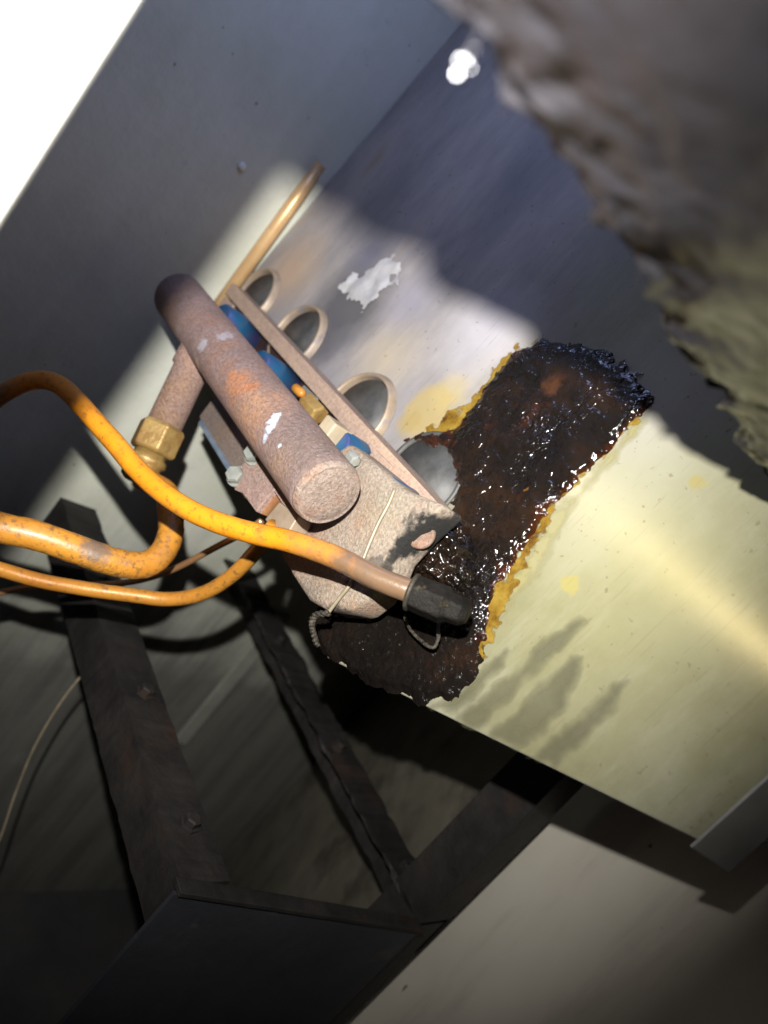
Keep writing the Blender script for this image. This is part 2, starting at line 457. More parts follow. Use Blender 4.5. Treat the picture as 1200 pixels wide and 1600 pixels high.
t.l(t.noise(250, 2, 0.5, dist=0.6), bn.inputs['Height']); t.l(t.ramp(t.noise(34, 4, 0.6, off=11), [(0.40, 0.12), (0.62, 1.0)]), bn.inputs['Strength'])
nb = t.bump(t.noise(70, 2, 0.5, dist=1.0), 0.5, 0.004, bn.outputs[0])
dg = t.n('ShaderNodeAttribute', attribute_name='depth_in')
de = t.math('ADD', dg.outputs['Fac'], t.math('MULTIPLY', t.math('SUBTRACT', t.noise(90, 4, 0.65, off=6), 0.5), 0.012))
me_ = t.n('ShaderNodeMapRange'); t.l(de, me_.inputs[0]); me_.inputs[1].default_value = 0.0035; me_.inputs[2].default_value = 0.0
c = t.mix(t.math('MULTIPLY', me_.outputs[0], 0.8), c, (0.045, 0.011, 0.004))
ma_ = t.n('ShaderNodeMapRange'); t.l(de, ma_.inputs[0]); ma_.inputs[1].default_value = -0.0012; ma_.inputs[2].default_value = 0.0004
M_GREASE = t.fin(c, t.ramp(t.noise(70, 4, off=5), [(0.35, 0.05), (0.65, 0.13)]), 0.0, nb, Coat_Weight=0.25, Coat_Roughness=0.05, Specular_IOR_Level=0.55, Alpha=ma_.outputs[0])

t = NT('burnt_grease_crust')
c = t.ramp(t.noise(26, 6, 0.7), [(0.3, (0.004, 0.0035, 0.003)), (0.55, (0.008, 0.006, 0.005)), (0.72, (0.022, 0.011, 0.006))])
c = t.mix(t.math('MULTIPLY', t.ramp(t.noise(24, 4, 0.6, off=7), [(0.58, 0.0), (0.72, 1.0)]), 0.75), c, (0.040, 0.010, 0.005))
nb = t.bump(t.noise(420, 3, 0.6), 0.6, 0.002)
M_CRUST = t.fin(c, t.ramp(t.noise(300, 3, off=5), [(0.45, 0.8), (0.66, 0.14)]), 0.0, nb, Specular_IOR_Level=t.ramp(t.noise(300, 3, off=5), [(0.56, 0.01), (0.72, 0.8)]))

def feather(t, width, amp, kmax=1.0, scale=130):
    """thin oil: opacity grows from the broken edge inwards"""
    at_ = t.n('ShaderNodeAttribute', attribute_name='depth_in')
    x = t.math('ADD', at_.outputs['Fac'], t.math('MULTIPLY', t.math('SUBTRACT', t.noise(scale, 5, 0.7, off=2.2), 0.5), amp))
    mr = t.n('ShaderNodeMapRange'); t.l(x, mr.inputs[0]); mr.inputs[1].default_value = 0.0; mr.inputs[2].default_value = width; mr.inputs[4].default_value = kmax
    return mr.outputs[0]
t = NT('amber_oil_film')
c = t.ramp(t.noise(60, 5, 0.7), [(0.34, (0.07, 0.028, 0.004)), (0.46, (0.19, 0.11, 0.012)), (0.6, (0.27, 0.18, 0.03)), (0.75, (0.33, 0.26, 0.09))])
c = t.mix(t.math('MULTIPLY', t.ramp(t.noise(300, 4, 0.7, off=3), [(0.60, 0.0), (0.70, 1.0)]), 0.7), c, (0.10, 0.05, 0.008))
M_AMBER = t.fin(c, 0.32, 0.0, t.bump(t.noise(200, 4), 0.3, 0.001), Coat_Weight=0.2, Alpha=feather(t, 0.0022, 0.006, 0.95, 200))
t = NT('wet_oil_stain')
c = t.ramp(t.noise(30, 5, 0.65), [(0.32, (0.10, 0.095, 0.052)), (0.68, (0.145, 0.138, 0.08))])
M_OIL = t.fin(c, 0.5, 0.0, None, Alpha=feather(t, 0.0060, 0.006, 0.72, 80))
t = NT('pale_yellow_film')
c = t.ramp(t.noise(40, 5, 0.65), [(0.32, (0.30, 0.27, 0.11)), (0.68, (0.33, 0.305, 0.17))])
c = t.mix(t.math('MULTIPLY', t.ramp(t.noise(120, 5, 0.65, off=6), [(0.55, 0.0), (0.68, 1.0)]), 0.6), c, (0.28, 0.19, 0.03))
M_PALEFILM = t.fin(c, 0.45, 0.0, None, Alpha=feather(t, 0.007, 0.008, 0.75, 90))

# torn insulation panel overhead
t = NT('greasy_insulation')
c = t.ramp(t.noise(22, 6, 0.7), [(0.3, (0.015, 0.0145, 0.017)), (0.55, (0.021, 0.020, 0.023)), (0.75, (0.031, 0.029, 0.032))])
nb = t.bump(t.noise(130, 5, 0.65, dist=0.8), 0.22, 0.002)
M_INSUL = t.fin(c, 0.22, 0.0, nb)
M_DROP = plain('white_glint_drop', (0.85, 0.86, 0.92), (0.95, 0.95, 1.0), 20, 0.08, 0.0, 0.0)  # white base colour stands in for the wet glint on the drops

# ------------------------------------------------------------------ setting: cabinet
XS = -0.69; YB = 0.92
def struct(o): o['kind'] = 'structure'; return o
v, f = box(XS - 0.02, XS, -0.02, 1.03, 0, ZC + 0.9)
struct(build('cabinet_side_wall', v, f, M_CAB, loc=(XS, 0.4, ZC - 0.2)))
q0, q1 = Vector((XS + 0.001, 1.0, 0.0)), Vector((0.60, 0.03, 0.0))
q1 = q0 + (Vector((0.0, 0.46, 0.0)) - q0) * 1.40
v, f = prism([q0, q1, q1 + Vector((0, 0, ZC + 0.02)), q0 + Vector((0, 0, ZC + 0.02))], (0.010, 0.014, 0))
struct(build('cabinet_back_wall', v, f, M_BACK, loc=(0, YB, ZC - 0.2)))
dq = (q1 - q0).normalized(); nq = Vector((dq.y, -dq.x, 0)); nq = nq if nq.y < 0 else -nq
w0 = q0 + nq * 0.006 + dq * 0.012; w1 = q0 + nq * 0.006 + dq * 0.575
v, f = prism([w0, w1, w1 + Vector((0, 0, ZC - 0.08)), w0 + Vector((0, 0, ZC - 0.08))], nq * 0.003)
tag(build('rear_shade_sheet', v, f, plain('brown_shade_sheet', (0.12, 0.108, 0.082), (0.20, 0.185, 0.145), 8, 0.6, 0, 0.3, 0.003, 40, spots=((.05, .042, .033), 14, .5, .66, .7)), loc=w0), 'brown sheet coloured darker for the shade behind the dark frame', 'panel')  # added sheet: shade inside the frame painted as a darker brown
v, f = box(XS - 0.02, 0.72, -0.02, 1.03, -0.02, -0.001)
struct(build('cabinet_floor', v, f, M_DARK, loc=(0, 0.4, 0)))

# ------------------------------------------------------------------ tank front with heat tube openings
tank = thing('fryer_tank', 'pale oily steel tank front with a row of round heat tube openings', 'tank', WO)
holes_px = [(400, 466), (466, 530), (560, 648), (660, 745)]
HR = [0.028, 0.029, 0.031, 0.0305]
holes = [wuv(*p) for p in holes_px]
pa, pb = wuv(512, 1027), wuv(1090, 1310)
slope = (pb[1] - pa[1]) / (pb[0] - pa[0])
XR = pb[0]
vl = pa[1] + (-0.32 - pa[0]) * slope
outline = [wuv(255, 480)] + [wuv(*p) for p in ((330, 545), (400, 645), (462, 780), (470, 850), (512, 940), (512, 1027))] + [(XR, pb[1]), (XR, 0.55), (XS + 0.0015, 0.55), (XS + 0.0015, wuv(255, 480)[1])]
outline[0] = (max(outline[0][0], XS + 0.01), outline[0][1])
def plate_with_holes(outline, holes, rad, h):
    bm = bmesh.new()
    def loop(pts):
        vv = [bm.verts.new(wall_pt(u, w, h)) for u, w in pts]
        for i in range(len(vv)): bm.edges.new((vv[i], vv[(i + 1) % len(vv)]))
    loop(outline)
    for (hu, hv), r in zip(holes, rad):
        loop([(hu + r * math.cos(a), hv + r * math.sin(a)) for a in [2 * math.pi * k / 48 for k in range(48)]])
    bmesh.ops.triangle_fill(bm, edges=bm.edges[:], use_beauty=True, use_dissolve=False)
    bm.verts.index_update()
    vs = [v.co.copy() for v in bm.verts]; fs = [tuple(v.index for v in f.verts) for f in bm.faces]
    bm.free(); return vs, fs
v, f = plate_with_holes(outline, holes, HR, 0)
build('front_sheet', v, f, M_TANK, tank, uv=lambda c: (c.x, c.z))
# folded edges: sloping bottom and right side return
b0, b1 = wall_pt(pa[0], pa[1], 0), wall_pt(XR, pb[1], 0)
v, f = prism([b0, b1, b1 + Vector((0, 0, 0.002)), b0 + Vector((0, 0, 0.002))], (0, 0.42, 0))
build('bottom_sheet', [p + Vector((0, 0.001, -0.0005)) for p in v], f, M_GREY, tank)
r0, r1 = wall_pt(XR, pb[1] - 0.004), wall_pt(XR, 0.5)
v, f = prism([r0 + Vector((0.0005, -0.002, 0)), r1 + Vector((0.0005, -0.002, 0)), r1 + Vector((0.0015, -0.002, 0)), r0 + Vector((0.0015, -0.002, 0))], (0.012, 0.022, 0))
build('edge_flange', v, f, M_GREY, tank)
for i, ((hu, hv), r) in enumerate(zip(holes, HR)):
    c0 = wall_pt(hu, hv, 0.0)
    v, f = lathe(c0, -WN, [(0.0, r - 0.0003), (0.30, r - 0.0003), (0.301, 0.0001)], 40)
    build('heat_tube', v, f, M_TUBE, tank, smooth=True)
    if i < 3:
        rr = r + 0.0022
        v, f = lathe(c0, WN, [(0.0005, rr + 0.0020), (0.003, rr + 0.0012), (0.0055, rr), (0.0065, r + 0.0014), (0.0065, r + 0.0004), (0.004, r - 0.0008), (-0.03, r - 0.0008)], 48)
        v = v; o = build('tube_rim', v, f[:-2], M_RIM, tank, smooth=True)
    else:
        v, f = lathe(c0, WN, [(0.0003, r + 0.0030), (0.0015, r + 0.003), (0.0022, r + 0.001), (0.001, r - 0.0006), (-0.02, r - 0.0006)], 48)
        build('tube_rim', v, f[:-2], M_TUBE, tank, smooth=True)

# ------------------------------------------------------------------ copper strip in the corner, rivet
a0, a1 = at_x(352, 468, XS + 0.01), at_x(535, 243, XS + 0.01)
zt = at_x(518, 272, XS + 0.01).z
v, f = lathe((XS + 0.0095, 0.3435, ZC - 0.10), (0, 0, 1), [(0, 0.0068), (zt - ZC + 0.06, 0.0066), (zt - ZC + 0.0995, 0.0054), (zt - ZC + 0.10, 0.0005)], 20)
tag(build('copper_rod', v, f, plain('tan_copper', (0.56, 0.33, 0.15), (0.72, 0.49, 0.25), 30, 0.35, 0.25, 0.2, 0.0008), smooth=True, loc=(XS, 0.3435, ZC - 0.10)), 'slim copper coloured rod standing upright in the dark corner', 'rod')
pr = at_x(377, 260, XS)
v, f = lathe(pr, (1, 0, 0), [(0, 0.0042), (0.0015, 0.0038), (0.0028, 0.002), (0.0032, 0.0002)], 14)
tag(build('rivet', v, f, M_WHITE, smooth=True, loc=pr), 'tiny pale rivet alone on the dark blue grey side wall', 'rivet')

# ------------------------------------------------------------------ manifold pipe with drop branch
YM = 0.277
cap = at_y(513, 772, YM); ZM = cap.z; XM = cap.x; RM = 0.0213
man = thing('manifold_pipe', 'thick rusty pink gas manifold pipe with a capped round end', 'pipe', (XM, YM, ZM - RM))
def lm(px, py, y=0):
    r = ray(px, py); a_ = r.y ** 2 + r.z ** 2; b_ = -2 * (r.y * YM + r.z * (ZM - ZC)); c_ = YM ** 2 + (ZM - ZC) ** 2 - RM ** 2
    t_ = (-b_ - math.sqrt(max(b_ * b_ - 4 * a_ * c_, 0))) / (2 * a_)
    return CAM + r * t_ - Vector((XM, YM, ZM - RM))
M_PIPE = rusty('manifold_primer', (0.40, 0.275, 0.255), (0.46, 0.21, 0.095), (0.31, 0.225, 0.215), 0.6, 0.0,
               chips=((lm(414, 684), 0.0026, (.50, .56, .66)), (lm(420, 671), 0.0034, (.52, .58, .68)), (lm(427, 658), 0.0036, (.52, .58, .68)), (lm(431, 650), 0.0030, (.52, .58, .68)), (lm(437, 697), 0.0015, (.50, .54, .64)), (lm(316, 540), 0.0050, (.42, .39, .43)), (lm(350, 525), 0.0055, (.40, .36, .40)), (lm(308, 568), 0.004, (.46, .30, .20))),
               zones=((lm(395, 640), 0.024, 0.016, (.52, .27, .13), 0.75), (lm(370, 600), 0.012, 0.006, (.56, .22, .08), 0.8), (lm(395, 603), 0.0045, 0.002, (.62, .20, .05), 0.9), (lm(362, 585), 0.004, 0.002, (.60, .22, .06), 0.8),
                      (lm(485, 700), 0.026, 0.014, (.17, .125, .105), 0.95), (lm(455, 655), 0.016, 0.010, (.18, .13, .115), 0.8), (lm(430, 740), 0.014, 0.008, (.50, .30, .17), 0.5), (lm(430, 600), 0.012, 0.008, (.18, .135, .13), 0.6)))
path = [Vector((x, YM, ZM)) for x in np.linspace(-0.615, XM - 0.003, 60)]
v, f = sweep(path, RM, 48)
build('pipe_body', v, f, M_PIPE, man, smooth=True)
M_CAP = rusty('cap_primer', (0.44, 0.34, 0.28), (0.46, 0.22, 0.11), (0.40, 0.32, 0.26), 0.75, 3.0, grime=((lm(551, 752), 0.0055, 0.55),))
v, f = lathe((XM - 0.0035, YM, ZM), (1, 0, 0), [(0, RM), (0.0016, RM * 0.992), (0.0034, RM * 0.965), (0.0046, RM * 0.935), (0.0052, RM * 0.90), (0.0046, RM * 0.86), (0.0046, RM * 0.83), (0.0053, RM * 0.79), (0.0055, RM * 0.5), (0.0056, RM * 0.2), (0.0056, 0.0002)], 48)
build('end_cap', v, f, M_CAP, man, smooth=True)
M_STUB = rusty('branch_primer', (0.46, 0.30, 0.25), (0.50, 0.28, 0.12), (0.42, 0.29, 0.25), 0.5, 6.0)
s0 = at_y(312, 548, YM); s1 = at_y(255, 668, YM - 0.004)
sd = (s1 - s0)
v, f = lathe(s0, sd, [(0.0, 0.0155), (0.016, 0.0155), (0.0175, 0.0135), (sd.length, 0.0135)], 32)
build('branch_pipe', v, f, M_STUB, man, smooth=True)

fit = thing('pipe_fitting', 'grimy brass hexagonal fitting at the foot of the pink branch pipe', 'fitting', s1)
v, f = lathe(s1, sd, [(-0.002, 0.0165), (0.001, 0.0185), (0.020, 0.0185), (0.022, 0.016)], 6)
build('hex_body', v, f, M_BRASS, fit, bevel=0.0012)
e0 = s1 + sd.normalized() * 0.022
v, f = lathe(e0, sd, [(0, 0.0125), (0.003, 0.0125), (0.004, 0.0145), (0.008, 0.0150), (0.010, 0.0125), (0.013, 0.0125), (0.015, 0.0150), (0.022, 0.0140), (0.025, 0.010)], 28)
build('flare_nut', v, f, M_BRASS, fit, smooth=True)
e1 = e0 + sd.normalized() * 0.020

# ------------------------------------------------------------------ rail, burners, orifices
YR = 0.336
ra, rb = at_y(322, 436, YR), at_y(703, 790, YR)
zr = rb.z - 0.0100
hR = 0.0062
rail = thing('burner_rail', 'long pinkish brown angle rail running across the heat tube openings', 'rail', (rb.x, YR, zr - hR))
prof = [(-0.002, -hR), (0.001, -hR), (0.001, hR - 0.002), (0.016, hR - 0.002), (0.016, hR), (-0.002, hR)]
v, f = bar_x(XS + 0.022, rb.x - 0.002, YR, zr, prof)
build('angle_bar', v, f, M_RAIL, rail, bevel=0.0006)
# dark maroon plate across the gap behind the burners, under the rail
v, f = box(XS + 0.03, rb.x - 0.004, 0.3485, 0.351, zr - 0.040, zr + 0.004)
build('back_channel', v, f, plain('maroon_channel', (0.018, 0.009, 0.008), (0.06, 0.026, 0.02), 40, 0.6), rail)
for px, py in ((484, 612), (357, 470), (598, 715)):
    p = at_y(px, py, YR - 0.004) - Vector((0, 0, 0.004))
    v, f = prism([p + Vector((-.012, 0, .004)), p + Vector((.012, 0, .005)), p + Vector((.014, 0, -.002)), p + Vector((.004, 0, -.008)), p + Vector((-.012, 0, -.005))], (0, 0.0024, 0))
    build('weld_tab', v, f, M_RAIL if px != 484 else M_GREY, rail, bevel=0.0006)

names = ['blued steel burner tube farthest along the rail by the corner strip', 'blued steel burner tube second from the dark corner behind the manifold',
         'bright blue burner tube beside the cream ceramic block', 'blued burner tube nearest the capped manifold end']
for i, (px, py) in enumerate([(362, 488), (421, 562), (545, 686), (622, 762)]):
    p = at_y(px, py, 0.318)
    b = thing('burner_tube', names[i], 'burner', p, 'burner tubes between manifold and rail')
    p0 = Vector((p.x, 0.311, p.z - 0.0115))
    v, f = lathe(p0, (0, 1, 0), [(0, 0.0002), (0.0, 0.0140), (0.0015, 0.0155), (0.040, 0.0155)], 28)
    build('tube_body', v, f, M_BLUE, b, smooth=True)
labs = ['small brass orifice between manifold and rail beside the grey tab', 'cream ceramic block wedged between manifold and rail', 'orange stained stub peeking over the manifold edge', 'small shiny orifice by the pipe cap']
p = at_y(488, 640, 0.307)
v, f = lathe(p - Vector((0.012, 0, 0)), (1, 0.15, 0), [(0, 0.006), (0.001, 0.0078), (0.019, 0.0078), (0.020, 0.006)], 6)
tag(build('orifice', v, f, M_BRASS, loc=p, bevel=0.0006), labs[0], 'fitting')
p = at_y(516, 672, 0.305)
v, f = box(p.x - .007, p.x + .007, p.y - .005, p.y + .012, p.z - .010, p.z + .007)
tag(build('ceramic_block', v, f, M_CREAM, loc=p, bevel=0.0014), labs[1], 'block')
p = at_y(466, 612, 0.300)
v, f = lathe(p - Vector((0.007, 0, 0)), (1, 0, 0.1), [(0, 0.002), (0.002, 0.0035), (0.012, 0.0032), (0.014, 0.0015)], 14)
tag(build('orange_stub', v, f, plain('orange_stain', (.36, .13, .015), (.46, .2, .03), 90, .4), smooth=True, loc=p), labs[2], 'fitting')
p = at_y(551, 716, 0.302)
v, f = lathe(p - Vector((0.003, 0, 0)), (1, 0, 0), [(0, 0.003), (0.001, 0.0042), (0.007, 0.0042), (0.008, 0.003)], 6)
tag(build('orifice', v, f, M_ZINC, loc=p), labs[3], 'fitting')

# ------------------------------------------------------------------ burner box behind the pipe cap
YF = 0.308
poly = [(545, 690), (600, 735), (632, 763), (692, 787), (645, 830), (612, 866), (598, 897), (578, 930), (548, 954), (508, 953), (480, 938), (455, 900), (430, 856), (446, 815), (480, 780), (500, 720)]
bx = thing('burner_box', 'pinkish primer coated burner box behind the pipe cap, scorched at its end', 'burner box', at_y(520, 950, YF))
bo = at_y(520, 950, YF)
def lb(px, py, y=YF): return at_y(px, py, y) - bo
M_BOX = rusty('box_primer', (0.50, 0.41, 0.32), (0.46, 0.25, 0.14), (0.42, 0.38, 0.29), 0.65, 8.0, zones=((lb(470, 850), 0.022, 0.015, (.40, .22, .15), .7), (lb(600, 800), 0.016, 0.01, (.40, .36, .26), .7), (lb(480, 935), 0.012, 0.008, (.16, .14, .11), .8)),
              grime=((lb(672, 840, YF + .012), 0.0155, 1.0), (lb(695, 815, YF + .020), 0.011, 0.95), (lb(642, 858, YF + .004), 0.0105, 1.0), (lb(618, 872), 0.0075, 0.95), (lb(600, 900), 0.008, 0.8), (lb(585, 888), 0.0085, 0.55), (lb(520, 968), 0.010, 0.8), (lb(600, 905), 0.006, .7)))
v, f = prism([at_y(px, py, YF) for px, py in poly], (0, 0.026, 0))
build('box_shell', v, f, M_BOX, bx, bevel=0.0045, smooth=True)
pe = at_y(660, 838, YF + 0.010)
v, f = lathe(pe + Vector((-0.002, 0, 0)), (0.85, -0.45, 0.1), [(0, 0.0085), (0.0022, 0.0085), (0.003, 0.0076), (0.0034, 0.0062), (0.0030, 0.0058), (0.0034, 0.0003)], 20)
build('end_bolt', v, f, M_CAP, bx, smooth=True)
for px, py in ((473, 826), (540, 905)):
    pe = at_y(px, py, YF - 0.0002)
    v, f = lathe(pe, (0, -1, 0), [(0, 0.003), (0.001, 0.0028), (0.0018, 0.0014), (0.002, 0.0002)], 12)
    build('weld_dot', v, f, M_CAP, bx, smooth=True)

# tie wire over the box
pts = [at_y(617, 764, YF - .0004), at_y(606, 790, YF - .0007), at_y(590, 820, YF - .0010), at_y(577, 850, YF - .0012), at_y(564, 882, YF - .0012), at_y(548, 912, YF - .0016), at_y(530, 935, YF - .002), at_y(511, 960, YF - .002)]
v, f = sweep(catmull(pts, 6), 0.0012, 8)
tag(build('tie_wire', v, f, M_WIRE, smooth=True, loc=pts[-1]), 'thin pale tie wire bent down over the front of the burner box', 'wire')
pts = [at_y(514, 958, YF - .003), at_y(494, 961, YF - .003), at_y(487, 975, YF - .003), at_y(490, 990, YF - .003), at_y(495, 1008, YF - .003)]
pp = catmull(pts, 8)
tw = [p + Vector((math.sin(i * 1.1), math.cos(i * 1.1), 0)) * 0.0012 for i, p in enumerate(pp)]
tw2 = [p - Vector((math.sin(i * 1.1), math.cos(i * 1.1), 0)) * 0.0012 for i, p in enumerate(pp)]
v, f = join(sweep(tw, 0.0013, 8), sweep(tw2, 0.0013, 8))
tag(build('twisted_wire', v, f, M_BLACKWIRE, smooth=True, loc=pts[0]), 'charred twisted wire end dangling below the burner box', 'wire')

# ------------------------------------------------------------------ valve bracket with two bolts, copper tab, grey block
YK = 0.292
bk = thing('valve_bracket', 'small pink bracket plate with two shiny hex bolts under the manifold', 'bracket', at_y(420, 800, YK))
poly = [(372, 733), (400, 700), (412, 716), (440, 745), (468, 790), (462, 806), (440, 786), (428, 768), (398, 797), (378, 770), (366, 765)]
M_BRK = rusty('bracket_primer', (0.52, 0.35, 0.30), (0.52, 0.25, 0.15), (0.46, 0.36, 0.31), 0.5, 15.0)
v, f = prism([at_y(px, py, YK) for px, py in poly], (0, 0.003, 0))
build('plate', v, f, M_BRK, bk, bevel=0.0006)
v, f = prism([at_y(px, py, YK - 0.001) for px, py in ((378, 770), (398, 752), (430, 762), (400, 800))], (0, 0.012, 0))
build('fold', v, f, M_BRK, bk, bevel=0.0008)
for px, py in ((399, 712), (371, 745)):
    pe = at_y(px, py, YK)
    ax = Vector((0.30, -0.85, 0.25))
    v, f = lathe(pe, ax, [(-0.001, 0.0078), (0.0012, 0.0078)], 20)
    w = build('bolt', *lathe(pe, ax, [(0.001, 0.0064), (0.0062, 0.0066), (0.0078, 0.0054)], 6), M_ZINC, bk)
    build('washer', v, f, M_ZINC, bk)
p = at_y(431, 786, YK + 0.004)
v, f = prism([at_y(px, py, YK + 0.003) for px, py in ((402, 800), (428, 770), (436, 781), (416, 806))], (0, 0.003, 0))
build('copper_tab', v, f, M_COPPER, bk)
v, f = prism([at_y(px, py, YK + 0.001) for px, py in ((413, 812), (436, 784), (466, 806), (452, 829), (425, 822))], (0, 0.014, 0))
build('grey_block', v, f, M_RIM, bk, bevel=0.001)

# brown strap behind the bracket
pa_, pb_ = at_y(322, 642, 0.325), at_y(402, 728, 0.325)
v, f = bar_x(pa_.x, pb_.x + 0.02, 0.325, (pa_.z + pb_.z) / 2, [(-0.002, -0.013), (0.001, -0.013), (0.001, 0.013), (-0.002, 0.013)])
st_ = thing('flat_strap', 'brown flat metal strap behind the manifold beside the bolts', 'strap', (pb_.x, 0.325, pb_.z - 0.013))
build('strap_bar', v, f, rusty('strap_primer', (0.30, 0.23, 0.19), (0.33, 0.2, 0.11), (0.25, 0.2, 0.17), 0.5, 21.0), st_, bevel=0.0005)
v, f = bar_x(pa_.x + 0.01, pb_.x + 0.02, 0.321, (pa_.z + pb_.z) / 2 - 0.0135, [(-0.001, -0.002), (0.001, -0.002), (0.001, 0.002), (-0.001, 0.002)])
build('blued_edge', v, f, plain('blued_edge', (.2, .26, .36), (.42, .50, .60), 60, .35, .5), st_)

# ------------------------------------------------------------------ gas tubes
def tube(name, pts, r, mat, label, seg=18, n=8, lump=0.0, cat='gas tube'):
    path = catmull(pts, n)
    path = [p + Vector((mnoise.noise(p * 22), mnoise.noise(p * 22 + Vector((5, 0, 0))), mnoise.noise(p * 22 + Vector((0, 9, 0))))) * 0.0012 for p in path]
    pr = (lambda a, t_: 1 + lump * mnoise.noise(Vector((math.cos(a) * 2, math.sin(a) * 2, t_ * 40)))) if lump else None
    v, f = sweep(path, r, seg, pr)
    return tag(build(name, v, f, mat, smooth=True, loc=pts[-1]), label, cat, 'orange gas tubes')
h1 = [(-70, 690, .52), (-25, 640, .51), (15, 608, .505), (52, 594, .50), (88, 600, .49), (125, 630, .48), (170, 684, .465), (215, 735, .452), (268, 778, .44), (330, 812, .43), (400, 834, .42), (450, 845, .412), (520, 870, .402), (590, 904, .393), (655, 930, .386)]
H1 = [at(*p) for p in h1]
# worn grey-brown towards the greasy end: local distance from that end
d = HOSE_T.n('ShaderNodeVectorMath', operation='LENGTH'); HOSE_T.l(HOSE_T.co, d.inputs[0])
fx = HOSE_T.math('ADD', d.outputs['Value'], HOSE_T.math('MULTIPLY', HOSE_T.math('SUBTRACT', HOSE_T.noise(45, 5, 0.7, off=2), 0.5), 0.09))
mrh = HOSE_T.n('ShaderNodeMapRange'); HOSE_T.l(fx, mrh.inputs[0]); mrh.inputs[1].default_value = 0.085; mrh.inputs[2].default_value = 0.035
hc = HOSE_T.mix(HOSE_T.math('MULTIPLY', mrh.outputs[0], 0.9), HOSE_C, (0.10, 0.075, 0.055))
d2 = HOSE_T.n('ShaderNodeVectorMath', operation='DISTANCE'); HOSE_T.l(HOSE_T.co, d2.inputs[0]); d2.inputs[1].default_value = H1[1] - H1[-1]
mrk = HOSE_T.n('ShaderNodeMapRange'); HOSE_T.l(d2.outputs['Value'], mrk.inputs[0]); mrk.inputs[1].default_value = 0.045; mrk.inputs[2].default_value = 0.02
hc = HOSE_T.mix(HOSE_T.math('MULTIPLY', mrk.outputs[0], 0.85), hc, (0.09, 0.06, 0.045))
M_HOSE1 = HOSE_T.fin(hc, 0.30, 0.0, HOSE_T.bump(HOSE_T.noise(240, 5, 0.7), 0.35, 0.0008), Coat_Weight=0.35, Coat_Roughness=0.2)
tube('gas_tube', H1, 0.0064, M_HOSE1, 'bright orange gas tube arching over the others to the black nut', 20, 8, 0.03)
h2 = [(-60, 806, .455), (0, 824, .46), (60, 839, .468), (120, 859, .478), (175, 877, .49), (222, 882, .503), (252, 866, .515), (267, 836, .528), (265, 800, .54), (258, 770, .552)]
H2 = [at(*p) for p in h2] + [e1]
for q_ in ((205, 868), (235, 862), (262, 815), (150, 858)):
    c2 = t2.mix(t2.math('MULTIPLY', t2.blob(at(q_[0], q_[1], .478) - H2[-1], 0.009, 0.003, 0.016, 140), 0.8), c2, (0.10, 0.085, 0.075))
t2.l(c2, t2.b.inputs['Base Color'])
tube('gas_tube', H2, lambda t_: 0.0098 - 0.001 * t_, M_HOSE2, 'thickest ochre gas tube bending up in a U to the brass fitting', 20, 8, 0.06)
h3 = [(-50, 872, .50), (0, 889, .503), (60, 906, .508), (130, 919, .514), (200, 930, .52), (262, 936, .524), (318, 926, .52), (365, 898, .505), (400, 862, .488), (430, 822, .47)]
tube('gas_tube', [at(*p) for p in h3], 0.0052, M_HOSE3, 'slim brown orange gas tube, lowest of the curved tubes', 16, 8, 0.04)
e3, d3 = at(425, 829, .473), (at(430, 822, .47) - at(400, 862, .488)).normalized()
v, f = lathe(e3 - d3 * 0.012, d3, [(0, 0.006), (0.001, 0.0078), (0.010, 0.0078), (0.012, 0.0062), (0.016, 0.0062)], 6)
tag(build('tube_nut', v, f, M_BRASS, loc=e3, bevel=0.0005), 'small brass nut joining the slim brown tube to the bracket', 'nut')
h4 = [(-40, 932, .585), (0, 927, .584), (70, 914, .58), (140, 914, .575), (210, 908, .568), (270, 890, .56), (320, 866, .548), (370, 838, .53), (410, 812, .515)]
tube('gas_tube', [at(*p) for p in h4], 0.0025, M_COPPER, 'thin copper pilot tube crossing behind the thicker tubes', 12, 8)
h5 = [(-30, 1370, .70), (0, 1310, .70), (24, 1240, .70), (55, 1165, .695), (100, 1090, .69), (150, 1030, .685), (192, 982, .68)]
path = catmull([at(*p) for p in h5], 8)
v, f = sweep(path, 0.0013, 8)
tag(build('loose_wire', v, f, M_WIRE, smooth=True, loc=path[-1]), 'long thin loose wire curving down in the dark lower left', 'wire')

# black nut at the end of the long tube
e = H1[-1]; dirn = (H1[-1] - H1[-2]).normalized()
nut = thing('black_nut', 'sooty black hex nut where the bright orange tube ends in grease', 'nut', e)
M_SOOT = plain('sooty_metal', (0.004, 0.0036, 0.003), (0.015, 0.013, 0.011), 60, 0.6, 0.0, 0.7, 0.0015, 300, spots=((.14, .11, .04), 90, .64, .74, .5), spec=0.12)
v, f = lathe(e - dirn * 0.004, dirn, [(0, 0.0068), (0.0006, 0.0102), (0.018, 0.0106), (0.021, 0.0085), (0.028, 0.0078), (0.032, 0.005)], 6, ref=(0, 0, 1))
build('hex', v, f, M_SOOT, nut, bevel=0.0012)
v, f = lathe(e - dirn * 0.0055, dirn, [(0, 0.0088), (0.0008, 0.0104), (0.0018, 0.0106), (0.0026, 0.0100)], 28)
build('lip', v, f, plain('worn_lip', (0.015, .013, .011), (.08, .07, .05), 120, .5, .1, .5, .001, 400, spec=.3), nut, smooth=True)
p = at_y(745, 905, 0.335)
